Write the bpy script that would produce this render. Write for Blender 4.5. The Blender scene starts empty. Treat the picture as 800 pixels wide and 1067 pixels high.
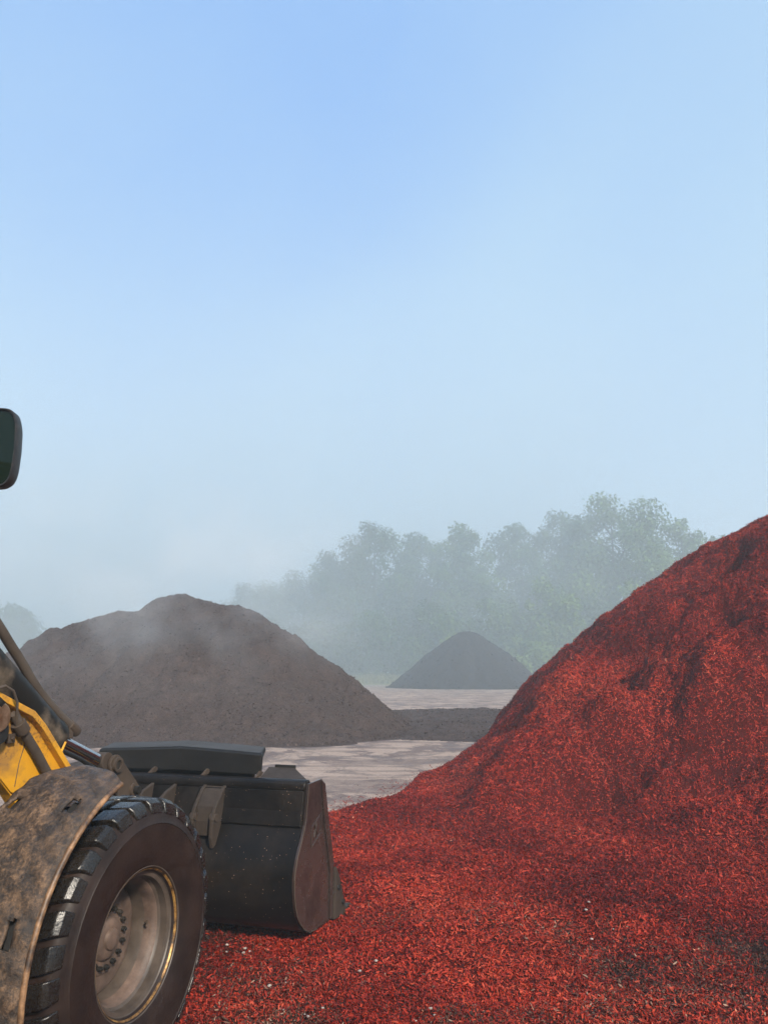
import bpy, bmesh, math, random
import numpy as np
from mathutils import Vector, Matrix
R = math.radians
PI = math.pi
rng = np.random.default_rng(7)
random.seed(7)
sc = bpy.context.scene
col = sc.collection

# ------------------------------------------------------------------ helpers
def tag(o, label=None, cat=None, group=None, kind=None):
    if label: o['label'] = label
    if cat: o['category'] = cat
    if group: o['group'] = group
    if kind: o['kind'] = kind
    return o

def empty(name, loc=(0, 0, 0), rz=0, parent=None):
    o = bpy.data.objects.new(name, None)
    col.objects.link(o)
    o.location = loc
    o.rotation_euler = (0, 0, rz)
    o.empty_display_size = .2
    o.parent = parent
    return o

def link(name, me, mat, parent=None):
    o = bpy.data.objects.new(name, me)
    if mat is not None and not me.materials:
        me.materials.append(mat)
    col.objects.link(o)
    o.parent = parent
    return o

def obj(name, bm, mat, parent=None, smooth=None, bevel=0, seg=2):
    bmesh.ops.recalc_face_normals(bm, faces=bm.faces)
    me = bpy.data.meshes.new(name)
    bm.to_mesh(me)
    bm.free()
    o = link(name, me, mat, parent)
    if bevel:
        m = o.modifiers.new('b', 'BEVEL')
        m.width = bevel
        m.segments = seg
        m.limit_method = 'ANGLE'
        m.angle_limit = R(32)
    if smooth is not None:
        for p in me.polygons: p.use_smooth = True
        try:
            me.set_sharp_from_angle(angle=R(smooth))
        except Exception:
            pass
    return o

def box(bm, x0, x1, y0, y1, z0, z1):
    v = [bm.verts.new((x, y, z)) for z in (z0, z1) for y in (y0, y1) for x in (x0, x1)]
    for f in ((0, 1, 3, 2), (4, 6, 7, 5), (0, 4, 5, 1), (2, 3, 7, 6), (0, 2, 6, 4), (1, 5, 7, 3)):
        bm.faces.new([v[i] for i in f])
    return v

def prism(bm, pts, ext, n0, n1):
    """pts: list of 2-D outline; ext(p, t) -> 3-D; thickness from n0 to n1"""
    a = [bm.verts.new(ext(p, n0)) for p in pts]
    b = [bm.verts.new(ext(p, n1)) for p in pts]
    bm.faces.new(a)
    bm.faces.new(b[::-1])
    n = len(pts)
    for i in range(n):
        bm.faces.new((a[i], a[(i + 1) % n], b[(i + 1) % n], b[i]))

def side(bm, pts, b0, b1):
    """outline in loader (a, z), thick along the right-hand axis b"""
    prism(bm, pts, lambda p, t: (p[0], -t, p[1]), b0, b1)

def tube(bm, pts, r, seg=12, caps=True):
    pts = [Vector(p) for p in pts]
    rr = r if isinstance(r, (list, tuple)) else [r] * len(pts)
    rings = []
    up = None
    for i, p in enumerate(pts):
        if i == 0: d = pts[1] - pts[0]
        elif i == len(pts) - 1: d = pts[-1] - pts[-2]
        else: d = (pts[i + 1] - pts[i]).normalized() + (pts[i] - pts[i - 1]).normalized()
        d.normalize()
        if up is None:
            up = Vector((0, 0, 1)) if abs(d.z) < .9 else Vector((1, 0, 0))
        s = d.cross(up).normalized()
        u = s.cross(d).normalized()
        up = u
        rings.append([bm.verts.new(p + rr[i] * (math.cos(2 * PI * k / seg) * s + math.sin(2 * PI * k / seg) * u)) for k in range(seg)])
    for i in range(len(rings) - 1):
        for k in range(seg):
            bm.faces.new((rings[i][k], rings[i][(k + 1) % seg], rings[i + 1][(k + 1) % seg], rings[i + 1][k]))
    if caps:
        bm.faces.new(rings[0][::-1])
        bm.faces.new(rings[-1])

def lathe_b(bm, prof, seg=96, closed=False):
    """profile (r, b) turned about the wheel axis (local y = -b)"""
    rings = []
    for r, b in prof:
        if r < 1e-5:
            rings.append([bm.verts.new((0, -b, 0))])
        else:
            rings.append([bm.verts.new((r * math.cos(2 * PI * k / seg), -b, r * math.sin(2 * PI * k / seg))) for k in range(seg)])
    n = len(rings)
    for i in range(n if closed else n - 1):
        A, B = rings[i], rings[(i + 1) % n]
        for k in range(seg):
            q = (k + 1) % seg
            if len(A) == 1 and len(B) == 1: continue
            if len(A) == 1: bm.faces.new((A[0], B[q], B[k]))
            elif len(B) == 1: bm.faces.new((A[k], A[q], B[0]))
            else: bm.faces.new((A[k], A[q], B[q], B[k]))

def lin(c):
    return tuple(((x / 12.92) if x <= .04045 else ((x + .055) / 1.055) ** 2.4) for x in c)

# ------------------------------------------------------------------ materials
class Mat:
    def __init__(s, name):
        s.m = bpy.data.materials.new(name)
        s.m.use_nodes = True
        s.t = s.m.node_tree
        s.N = s.t.nodes
        s.L = s.t.links
        s.p = s.N['Principled BSDF']
        s.tc = s.N.new('ShaderNodeTexCoord')
    def noise(s, scale, detail=4, rough=.55, dist=0, vec=None, w=None):
        n = s.N.new('ShaderNodeTexNoise')
        n.inputs['Scale'].default_value = scale
        n.inputs['Detail'].default_value = detail
        n.inputs['Roughness'].default_value = rough
        n.inputs['Distortion'].default_value = dist
        s.L.new(vec if vec is not None else s.tc.outputs['Object'], n.inputs['Vector'])
        return n.outputs['Fac']
    def mapping(s, scale=(1, 1, 1), rot=(0, 0, 0), loc=(0, 0, 0)):
        n = s.N.new('ShaderNodeMapping')
        n.inputs['Scale'].default_value = scale
        n.inputs['Rotation'].default_value = rot
        n.inputs['Location'].default_value = loc
        s.L.new(s.tc.outputs['Object'], n.inputs['Vector'])
        return n.outputs['Vector']
    def ramp(s, fac, stops, interp='LINEAR'):
        n = s.N.new('ShaderNodeValToRGB')
        n.color_ramp.interpolation = interp
        e = n.color_ramp.elements
        while len(e) < len(stops): e.new(.5)
        for i, (p, c) in enumerate(stops):
            e[i].position = p
            if not isinstance(c, (tuple, list)): c = (c, c, c)
            e[i].color = (*c[:3], 1)
        s.L.new(fac, n.inputs['Fac'])
        return n.outputs['Color']
    def mix(s, fac, a, b, mode='MIX'):
        n = s.N.new('ShaderNodeMix')
        n.data_type = 'RGBA'
        n.blend_type = mode
        for v, i in ((fac, 0), (a, 6), (b, 7)):
            if hasattr(v, 'node'): s.L.new(v, n.inputs[i])
            elif isinstance(v, (int, float)):
                n.inputs[i].default_value = v if i == 0 else (v, v, v, 1)
            else: n.inputs[i].default_value = (*v[:3], 1)
        return n.outputs[2]
    def math(s, op, a, b=0):
        n = s.N.new('ShaderNodeMath')
        n.operation = op
        for v, i in ((a, 0), (b, 1)):
            if hasattr(v, 'node'): s.L.new(v, n.inputs[i])
            else: n.inputs[i].default_value = v
        return n.outputs[0]
    def attr(s, name):
        n = s.N.new('ShaderNodeAttribute')
        n.attribute_name = name
        return n.outputs['Fac']
    def set(s, k, v):
        if hasattr(v, 'node'): s.L.new(v, s.p.inputs[k])
        elif isinstance(v, (tuple, list)): s.p.inputs[k].default_value = (*v[:3], 1)
        else: s.p.inputs[k].default_value = v
    def bump(s, h, strength=.5, dist=.01, prev=None):
        n = s.N.new('ShaderNodeBump')
        n.inputs['Strength'].default_value = strength
        n.inputs['Distance'].default_value = dist
        s.L.new(h, n.inputs['Height'])
        if prev is not None: s.L.new(prev, n.inputs['Normal'])
        s.L.new(n.outputs['Normal'], s.p.inputs['Normal'])
        return n.outputs['Normal']

# black worn bucket steel
def steel(name, base, dust, dlo=.45, dhi=.75, rough=(.35, .75), specks=True):
    m = Mat(name)
    n1 = m.noise(3.2, 6, .62)
    n2 = m.noise(24, 5, .7)
    mask = m.math('MULTIPLY', m.ramp(n1, [(dlo, 0), (dhi, 1)]), m.ramp(n2, [(.25, .3), (.7, 1)]))
    c = m.mix(mask, base, dust)
    if specks:
        vo = m.N.new('ShaderNodeTexVoronoi')
        vo.inputs['Scale'].default_value = 46
        m.L.new(m.tc.outputs['Object'], vo.inputs['Vector'])
        big = m.ramp(m.noise(9, 2), [(.42, 0), (.56, 1)])
        wn = m.math('LESS_THAN', vo.outputs['Distance'], .11)
        sel = m.math('MULTIPLY', m.math('MULTIPLY', wn, big), m.math('GREATER_THAN', vo.outputs['Color'], .55))
        c = m.mix(sel, c, (.33, .2, .13))
    m.set('Base Color', c)
    m.set('Specular IOR Level', .15)
    m.set('Roughness', m.ramp(mask, [(0, rough[0]), (1, rough[1])]))
    b = m.bump(n2, .25, .006)
    m.bump(m.noise(1.6, 2), .3, .06, b)
    return m.m

M = {}
M['steel'] = steel('bucket_black_paint', (.0055, .005, .005), (.020, .015, .012), .4, .72, (.3, .6))
M['steel_side'] = steel('bucket_side_paint', (.038, .025, .0215), (.014, .0085, .0075), .48, .60, (.26, .45), False)
M['steel_side'].node_tree.nodes['Principled BSDF'].inputs['Specular IOR Level'].default_value = .5
M['guard'] = steel('guard_grey', (.009, .009, .0095), (.024, .022, .020), .3, .8, (.5, .8), False)
M['guard_lit'] = steel('guard_grey_lit', (.060, .060, .062), (.035, .034, .034), .3, .8, (.8, .9), False)  # paler guard grey: light on the top painted into the colour
M['link'] = steel('dusty_link_steel', (.065, .047, .035), (.028, .021, .017), .35, .7, (.6, .85), False)
M['bracket'] = steel('bracket_steel', (.045, .034, .027), (.022, .017, .014), .4, .7, (.55, .8), False)
M['frame'] = steel('frame_dark', (.016, .015, .014), (.05, .04, .032), .45, .7, (.5, .8), False)
M['cover'] = steel('cylinder_dirt', (.010, .009, .008), (.13, .10, .075), .47, .62, (.4, .8), False)
M['hose'] = steel('hose_dusty', (.075, .058, .046), (.035, .027, .022), .4, .7, (.6, .8), False)

def chrome():
    m = Mat('chrome_rod')
    m.set('Base Color', (.45, .45, .46)); m.set('Metallic', 1.0); m.set('Roughness', .16)
    return m.m
M['chrome'] = chrome()
def brass():
    m = Mat('gold_passivated')
    n = m.noise(20, 3)
    m.set('Base Color', m.ramp(n, [(.3, (.35, .22, .12)), (.7, (.75, .6, .4))])); m.set('Metallic', .9); m.set('Roughness', .28)
    return m.m
M['brass'] = brass()
def yellow():
    m = Mat('yellow_paint')
    n = m.noise(5, 6, .65)
    f = m.noise(60, 4, .7)
    sp = m.math('MULTIPLY', m.ramp(n, [(.45, 0), (.62, 1)]), m.ramp(f, [(.5, 0), (.62, 1)]))
    c = m.mix(m.ramp(n, [(.3, 0), (.75, .55)]), (.62, .295, .014), (.34, .16, .02))
    c = m.mix(sp, c, (.12, .06, .025))
    c = m.mix(m.ramp(m.noise(3, 4, .6, 1.0), [(.48, 0), (.66, .75)]), c, (.16, .09, .045))
    m.set('Base Color', c)
    m.set('Roughness', m.ramp(n, [(.3, .35), (.7, .6)]))
    m.bump(f, .15, .003)
    return m.m
M['yellow'] = yellow()
def mud():
    m = Mat('muddy_fender')
    v = m.mapping((1, 1, 1))
    n1 = m.noise(13, 8, .75, .3)
    n2 = m.noise(55, 6, .8)
    n3 = m.noise(3, 3)
    fac = m.math('ADD', m.math('MULTIPLY', n1, .55), m.math('MULTIPLY', n2, .45))
    c = m.ramp(fac, [(.40, (.010, .007, .006)), (.47, (.035, .023, .016)), (.53, (.095, .057, .033)), (.62, (.22, .132, .075))])
    c = m.mix(m.ramp(n3, [(.35, .0), (.65, .55)]), c, (.035, .027, .022))
    m.set('Base Color', c)
    m.set('Roughness', m.ramp(n2, [(.35, .3), (.6, .75)]))
    b = m.bump(n2, .7, .008)
    m.bump(n1, .6, .02, b)
    return m.m
M['mud'] = mud()
def lit_mud_edge():
    m = Mat('bounce_lit_fender_edge')
    n1 = m.noise(14, 6, .7)
    m.set('Base Color', m.ramp(n1, [(.38, (.03, .018, .012)), (.5, (.12, .065, .032)), (.66, (.30, .165, .08))]))  # brighter orange tones carry bounce light painted along the fender rim
    m.set('Roughness', .5)
    m.bump(m.noise(50, 4), .4, .004)
    return m.m
M['lit_mud_edge'] = lit_mud_edge()
def rubber(name, a, b_, r0, r1, bs=.3, spec=.5):
    m = Mat(name)
    n = m.noise(7, 6, .65)
    f = m.noise(55, 5, .7)
    c = m.mix(m.ramp(n, [(.35, 0), (.68, 1)]), a, b_)
    c = m.mix(m.ramp(f, [(.6, 0), (.8, .4)]), c, (.05, .036, .028))
    m.set('Base Color', c)
    m.set('Roughness', m.ramp(f, [(.3, r0), (.7, r1)])); m.set('Specular IOR Level', spec)
    m.bump(f, bs, .004)
    return m.m
M['tyre'] = rubber('tyre_sidewall', (.009, .0048, .0038), (.024, .0135, .0100), .40, .62, .3, .24)
M['tread'] = rubber('tyre_tread_wet', (.007, .006, .0055), (.015, .012, .010), .12, .42, .5)
def rimm():
    m = Mat('rim_mud_tan')
    n = m.noise(10, 5, .6)
    m.set('Base Color', m.ramp(n, [(.3, (.045, .029, .022)), (.5, (.092, .060, .045)), (.7, (.155, .102, .077))]))
    m.set('Roughness', .62)
    m.bump(m.noise(70, 4), .25, .003)
    return m.m
M['rim'] = rimm()
def barrel():
    m = Mat('rim_barrel_grime')
    n = m.noise(9, 5, .6)
    m.set('Base Color', m.ramp(n, [(.3, (.035, .026, .02)), (.7, (.085, .064, .05))]))
    m.set('Roughness', .5)
    return m.m
M['barrel'] = barrel()
def lip():
    m = Mat('rusty_gold_rim_lip')
    n = m.noise(11, 6, .75)
    m.set('Base Color', m.ramp(n, [(.40, (.025, .015, .008)), (.52, (.22, .11, .03)), (.68, (.50, .30, .08))]))
    m.set('Metallic', .35)
    m.set('Roughness', .38)
    m.bump(n, .6, .006)
    return m.m
M['lip'] = lip()
def plastic(name, c, r=.5):
    m = Mat(name)
    m.set('Base Color', m.mix(m.ramp(m.noise(30, 5, .7), [(.45, 0), (.7, .35)]), c, (.09, .07, .06)))
    m.set('Roughness', r)
    return m.m
M['plastic'] = plastic('mirror_housing', (.010, .0095, .0095))
def simple(name, c, r=.5, metal=0):
    m = Mat(name)
    m.set('Base Color', c); m.set('Roughness', r); m.set('Metallic', metal)
    return m.m
M['mirror_glass'] = simple('mirror_glass_dark', (.004, .010, .007), .06)  # dark green reflection painted into the glass colour
M['mirror_glass'].node_tree.nodes['Principled BSDF'].inputs['Specular IOR Level'].default_value = .25
M['black'] = simple('black_rubber_seal', (.006, .006, .006), .6)
M['cab_glass'] = simple('tinted_cab_glass', (.01, .013, .013), .05)
M['hole'] = simple('dark_recess', (.008, .007, .006), .8)
M['pebble'] = simple('pale_pebble', (.30, .25, .22), .6)

# red mulch
def mulch(name, stops, dark_patch, chips=True):
    m = Mat(name)
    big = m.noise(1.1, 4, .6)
    if chips:
        t = m.attr('tone')
    else:
        t = m.noise(90, 4, .75)
    c = m.ramp(t, stops)
    if dark_patch is not None:
        # undyed brown chips mixed in, in drifts near the front of the spread
        pm = m.ramp(m.attr('brown'), [(0, 0), (1, 1)])
        c = m.mix(pm, c, m.ramp(t, dark_patch))
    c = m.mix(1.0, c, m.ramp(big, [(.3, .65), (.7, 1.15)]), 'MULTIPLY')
    m.set('Base Color', c)
    m.set('Roughness', .6)
    m.set('Specular IOR Level', .13)
    if not chips:
        b = m.bump(m.noise(45, 6, .8), .9, .05)
    return m.m
RED = [(0, (.025, .0028, .002)), (.25, (.085, .0060, .0048)), (.55, (.205, .0138, .0080)), (.82, (.33, .029, .0135)), (.975, (.40, .053, .025)), (1, (.50, .19, .11))]
BRN = [(0, (.010, .007, .006)), (.5, (.045, .028, .020)), (.9, (.10, .065, .045)), (1, (.3, .22, .16))]
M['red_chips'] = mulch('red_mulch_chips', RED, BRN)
M['red_base'] = mulch('red_mulch_base', [(.3, (.025, .003, .002)), (.55, (.09, .007, .004)), (.75, (.16, .013, .007))], BRN, False)

def heap_mat(name, a, b_, c_):
    m = Mat(name)
    v = m.mapping((1, 1, 1))
    n = m.noise(2.2, 8, .72)
    f = m.noise(38, 4, .75)
    st = m.noise(3.0, 6, .7, .5, m.mapping((.9, .9, .5)))
    c = m.ramp(f, [(.3, a), (.5, b_), (.72, c_)])
    c = m.mix(1.0, c, m.ramp(n, [(.3, .7), (.7, 1.25)]), 'MULTIPLY')
    c = m.mix(1.0, c, m.ramp(st, [(.35, .85), (.65, 1.12)]), 'MULTIPLY')
    m.set('Base Color', c)
    m.set('Roughness', .85)
    m.set('Specular IOR Level', .25)
    b = m.bump(m.noise(30, 6, .8), .8, .06)
    m.bump(n, .5, .22, b)
    return m.m
M['brown'] = heap_mat('brown_mulch', (.022, .0150, .0130), (.056, .038, .033), (.115, .083, .074))
M['black_mulch'] = heap_mat('black_mulch', (.010, .009, .010), (.022, .020, .021), (.045, .041, .042))
M['dark_spread'] = heap_mat('dark_mulch_spread', (.022, .016, .015), (.052, .038, .036), (.10, .075, .068))

def ground_mat():
    m = Mat('yard_ground')
    st = m.mapping((.9, .8, 1), (0, 0, R(20)))
    n1 = m.noise(.85, 9, .72, 1.3, st)
    n2 = m.noise(14, 6, .75)
    n3 = m.noise(.09, 4, .6)
    n4 = m.noise(120, 3, .7)
    pale = m.mix(m.ramp(n2, [(.35, 0), (.68, 1)]), (.28, .200, .156), (.45, .342, .272))
    dark = m.mix(m.ramp(n2, [(.3, 0), (.7, 1)]), (.055, .038, .034), (.12, .085, .075))
    c = m.mix(m.ramp(n1, [(.47, 0), (.55, .6), (.66, 1)]), pale, dark)
    c = m.mix(m.ramp(m.noise(.8, 7, .7, .4, m.mapping((1.0, .8, 1), (0, 0, R(-10)))), [(.52, 0), (.57, .8)]), c, (.105, .072, .065))
    c = m.mix(m.ramp(n3, [(.55, 0), (.75, .4)]), c, (.15, .115, .085))
    trk = m.noise(1.0, 5, .6, .35, m.mapping((.22, 1.3, 1), (0, 0, R(-24))))
    c = m.mix(m.ramp(trk, [(.50, 0), (.58, .6)]), c, (.13, .092, .080))
    m.set('Base Color', c)
    m.set('Roughness', m.ramp(n1, [(.5, .85), (.6, .6)]))
    b = m.bump(n4, .5, .02)
    m.bump(n2, .6, .05, b)
    return m.m
M['ground'] = ground_mat()

def leaf_mat():
    m = Mat('leaves')
    t = m.attr('tone')
    m.set('Base Color', m.ramp(t, [(0, (.012, .034, .008)), (.5, (.045, .105, .018)), (1, (.14, .22, .035))]))
    m.set('Roughness', .6)
    # thin leaves let some light through
    tr = m.N.new('ShaderNodeBsdfTranslucent')
    m.L.new(m.ramp(t, [(0, (.02, .04, .01)), (1, (.14, .19, .05))]), tr.inputs['Color'])
    mx = m.N.new('ShaderNodeMixShader')
    mx.inputs[0].default_value = .3
    out = m.N['Material Output']
    m.L.new(m.p.outputs[0], mx.inputs[1])
    m.L.new(tr.outputs[0], mx.inputs[2])
    m.L.new(mx.outputs[0], out.inputs['Surface'])
    return m.m
M['leaf'] = leaf_mat()
M['bark'] = simple('bark', (.05, .04, .03), .9)
def verge():
    m = Mat('verge_grass')
    m.set('Base Color', m.ramp(m.attr('tone'), [(0, (.07, .085, .03)), (1, (.22, .21, .09))]))
    m.set('Roughness', .8)
    return m.m
M['verge'] = verge()

# ------------------------------------------------------------------ camera
H = 2.0
W_, H_ = 800.0, 1067.0
F_ = 801.0
pitch = math.atan((696.5 - 533.5) / F_)
cam = bpy.data.cameras.new('camera')
cam.sensor_fit = 'VERTICAL'
cam.sensor_height = 36
cam.lens = 36 * F_ / H_
cam.clip_end = 6000
cam.clip_start = .05
co = bpy.data.objects.new('camera', cam)
co.location = (0, 0, H)
co.rotation_euler = (PI / 2 + pitch, 0, 0)
col.objects.link(co)
sc.camera = co

# ------------------------------------------------------------------ value noise for height fields
class VN:
    def __init__(s, seed):
        s.g = np.random.default_rng(seed).random((256, 256))
    def __call__(s, x, y, f):
        x = np.asarray(x) * f + 1000.3; y = np.asarray(y) * f + 1000.7
        xi = np.floor(x).astype(int); yi = np.floor(y).astype(int)
        u = x - xi; v = y - yi
        u = u * u * (3 - 2 * u); v = v * v * (3 - 2 * v)
        g = s.g
        a = g[xi % 256, yi % 256]; b = g[(xi + 1) % 256, yi % 256]
        c = g[xi % 256, (yi + 1) % 256]; d = g[(xi + 1) % 256, (yi + 1) % 256]
        return (a * (1 - u) + b * u) * (1 - v) + (c * (1 - u) + d * u) * v - .5
vn = VN(3); vn2 = VN(11); vn3 = VN(23)
def fbm(v, x, y, f, octs=4, g=.5):
    s = 0; a = 1
    for k in range(octs):
        s = s + a * v(x, y, f); f *= 2.03; a *= g
    return s
def gauss(x, y, cx, cy, sx, sy, rot=0):
    dx = x - cx; dy = y - cy
    c, s = math.cos(rot), math.sin(rot)
    u = c * dx + s * dy; w = -s * dx + c * dy
    return np.exp(-.5 * ((u / sx) ** 2 + (w / sy) ** 2))

# ------------------------------------------------------------------ ground
def ground():
    bm = bmesh.new()
    xs = [-3000, -600, -150, -60, -20, 0, 20, 60, 150, 600, 3000]
    ys = [-3000, -600, -100, -20, 0, 20, 50, 100, 200, 600, 3000]
    V = [[bm.verts.new((x, y, 0)) for x in xs] for y in ys]
    for j in range(len(ys) - 1):
        for i in range(len(xs) - 1):
            bm.faces.new((V[j][i], V[j][i + 1], V[j + 1][i + 1], V[j + 1][i]))
    o = obj('ground', bm, M['ground'])
    tag(o, kind='structure', label='pale compacted yard ground with dark stains and tyre marks', cat='ground')
ground()

# ------------------------------------------------------------------ red mulch: one height function, a pile and the layer in front of it
LC = np.array([-1.216, 4.175]); TH = .3
hv = np.array([math.sin(TH), math.cos(TH)]); nv = np.array([math.cos(TH), -math.sin(TH)])
def to_ab(x, y):
    dx = x - LC[0]; dy = y - LC[1]
    return dx * hv[0] + dy * hv[1], dx * nv[0] + dy * nv[1]

def pile_h(x, y):
    xa, ya, Hp, s, rd, ft = 12.093, 15.928, 6.369, .812, 4.222, .13
    ang = np.arctan2(y - ya, x - xa)
    r = np.hypot(x - xa, y - ya)
    wob = fbm(vn, np.cos(ang) * 3.0 + 5, np.sin(ang) * 3.0, 1.3, 3)
    r = r + .8 * wob * np.clip((r - 1) / 6, 0, 1) + .25 * fbm(vn2, x, y, .45, 3)
    z = Hp - s * (np.sqrt(r * r + rd * rd) - rd)
    # dug face: shelf and hollows
    z0_ = z
    z = z + .50 * gauss(x, y, 2.0, 11.8, 1.9, .42, .99) + .42 * gauss(x, y, 1.35, 10.35, .45, .4)          # nose
    z = z - .60 * gauss(x, y, 2.75, 10.45, .55, .36, .2) + .38 * gauss(x, y, 3.35, 11.3, .6, .25, .3)      # hollow under a ledge
    z = z - .40 * gauss(x, y, 6.0, 13.8, .4, .5) - .65 * gauss(x, y, 5.2, 12.3, .32, .9, -.3) - .60 * gauss(x, y, 4.3, 12.8, .5, .4)
    z = z - .40 * gauss(x, y, 3.7, 11.8, .3, .5, .2) + .40 * gauss(x, y, 4.7, 11.3, .35, 1.0, -.2) + .35 * gauss(x, y, 5.6, 13.4, .4, .8, -.3)
    z = z - .60 * gauss(x, y, 4.3, 9.9, .7, .35, -.2) + .50 * gauss(x, y, 5.3, 10.8, .6, .5) - .6 * gauss(x, y, 6.4, 10.9, .35, 1.0, -.4)
    z = z + .30 * gauss(x, y, 3.2, 8.9, .8, .35, -.1)
    # slumped benches running across the slope
    q = z + .35 * fbm(vn3, x, y, .5, 2)
    z = z0_ + (z - z0_) * 1.0 + .05 * np.sin(q * 4.6) * np.clip((z - .3) / .6, 0, 1)
    z = z - .85 * gauss(x, y, 1.3, 19.0, 1.3, 2.2, .2)
    z = np.where(z > -3, ft * np.logaddexp(0, z / ft), 0)
    return z
def layer_edge(x, y):
    """signed metres inside the red layer"""
    e = 13.3 + 1.95 * x + .7 * np.clip(x - .5, 0, 20) + .9 * fbm(vn3, x, y, .5, 3)
    e = np.where(x < -1.2, 11.1 + .25 * (x + 1.2) + .5 * fbm(vn3, x, y, .7, 3), e)
    d = np.minimum(e - y, 40)
    dl = (x + 6.5 + fbm(vn2, x, y, .4, 2))
    return np.minimum(d, dl)
def mulch_h(x, y):
    z = pile_h(x, y)
    lay = np.clip(layer_edge(x, y) / .9, 0, 1)
    lay = lay * lay * (3 - 2 * lay)
    base = .115 + .09 * fbm(vn, x, y, .55, 3) + .05 * fbm(vn2, x, y, 2.0, 3)
    # churned tracks in the foreground
    base = base - .10 * gauss(x, y, 1.5, 5.95, .13, .35, .3) - .07 * gauss(x, y, 2.45, 5.6, .15, .4, .4) - .06 * gauss(x, y, 2.0, 5.3, .4, .12, .2) + .06 * gauss(x, y, 1.9, 6.5, .7, .2, .1)
    base = base - .06 * gauss(x, y, 1.0, 5.4, .8, .25, .2) + .05 * gauss(x, y, .2, 5.8, .7, .25, -.3)
    base = base + .05 * gauss(x, y, -.25, 7.0, .35, .45)     # pushed up in front of the bucket corner
    near = np.clip(pile_h(x, y) / .5, 0, 1)
    rough = .17 * fbm(vn2, x, y, 1.5, 5, .66) * (.35 + near) + .025 * fbm(vn3, x, y, 7, 3, .6)
    a, b = to_ab(x, y)
    keep = np.exp(-np.clip(np.maximum(np.abs(a) - .5, np.abs(b + .2) - .4), 0, 9) ** 2 * 8)   # tyre has pressed the layer down
    bk = np.exp(-np.clip(np.maximum(np.abs(a - 2.2) - .55, np.abs(b + 1.07) - 1.15), 0, 9) ** 2 * 12)
    zz = z + base * lay * (1 - .8 * keep) + rough * np.maximum(lay, near)
    zz = zz * (1 - bk) + np.minimum(zz, .085) * bk
    return np.where((lay > 0) | (z > .05), np.where(layer_edge(x, y) > .9, np.maximum(zz, .03), zz - .03 * (1 - np.clip(lay * 2, 0, 1))), -.05)
def brown_f(x, y):
    f = fbm(vn3, x + 3, y, 1.6, 4, .6)
    s = .8 * gauss(x, y, 1.5, 6.0, .14, .4, .3) + .7 * gauss(x, y, 1.95, 5.6, .30, .16, .2) + .7 * gauss(x, y, 2.5, 5.7, .14, .4, .4) + .45 * gauss(x, y, 2.0, 4.9, .6, .3) + .7 * gauss(x, y, .2, 4.7, .35, .15) + .5 * gauss(x, y, -.5, 4.8, .2, .12) + .5 * gauss(x, y, -1.25, 6.1, .25, .12)
    s = s + .7 * gauss(x, y, .8, 6.3, .5, .15) + .35 * gauss(x, y, -1, 5.6, .6, .5)
    return np.clip(s * (.75 + 1.6 * f) * .85 + np.clip(f - .55, 0, 1) * .6, 0, .9)

def heightfield(name, X, Y, Z, keep, mat, parent=None, attrs=None):
    ny, nx = X.shape
    idx = np.arange(nx * ny).reshape(ny, nx)
    q = np.stack([idx[:-1, :-1], idx[:-1, 1:], idx[1:, 1:], idx[1:, :-1]], -1).reshape(-1, 4)
    k = keep[:-1, :-1] & keep[:-1, 1:] & keep[1:, 1:] & keep[1:, :-1]
    q = q[k.reshape(-1)]
    used = np.unique(q)
    remap = np.zeros(nx * ny, int); remap[used] = np.arange(len(used))
    co_ = np.stack([X, Y, Z], -1).reshape(-1, 3)[used]
    me = np_mesh(name, co_, remap[q])
    for nme, A in (attrs or {}).items():
        at = me.attributes.new(nme, 'FLOAT', 'POINT')
        at.data.foreach_set('value', A.reshape(-1)[used].astype(np.float32))
    me.polygons.foreach_set('use_smooth', np.ones(len(me.polygons), bool))
    return link(name, me, mat, parent)

def np_mesh(name, co_, quads):
    me = bpy.data.meshes.new(name)
    n = len(quads); k = quads.shape[1]
    me.vertices.add(len(co_))
    me.vertices.foreach_set('co', np.ascontiguousarray(co_, dtype=np.float32).reshape(-1))
    me.loops.add(n * k)
    me.loops.foreach_set('vertex_index', np.ascontiguousarray(quads, dtype=np.int32).reshape(-1))
    me.polygons.add(n)
    me.polygons.foreach_set('loop_start', np.arange(0, n * k, k, dtype=np.int32))
    me.update(calc_edges=True)
    return me

SPLIT = .30
gx = np.arange(-8, 22, .07); gy = np.arange(1.0, 27, .07)
GX, GY = np.meshgrid(gx, gy)
GZ = mulch_h(GX, GY); PZ = pile_h(GX, GY); BR = brown_f(GX, GY)
onp = PZ > SPLIT
# grow the pile mask by one ring so that the two sheets share their border verts
g1 = onp.copy(); g1[1:] |= onp[:-1]; g1[:-1] |= onp[1:]; g1[:, 1:] |= g1[:, :-1].copy(); g1[:, :-1] |= g1[:, 1:].copy()
red_pile = heightfield('mulch_pile', GX, GY, GZ, g1, M['red_base'], attrs={'brown': BR * 0})
tag(red_pile, 'tall pile of bright red dyed wood mulch rising out of frame at the right', 'mulch pile')
red_ground = heightfield('mulch_ground_cover', GX, GY, GZ, (~onp) & (GZ > -.04), M['red_base'], attrs={'brown': BR})
tag(red_ground, 'loose red mulch spread over the ground in front of the red pile and under the bucket', 'mulch', kind='stuff')

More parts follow.
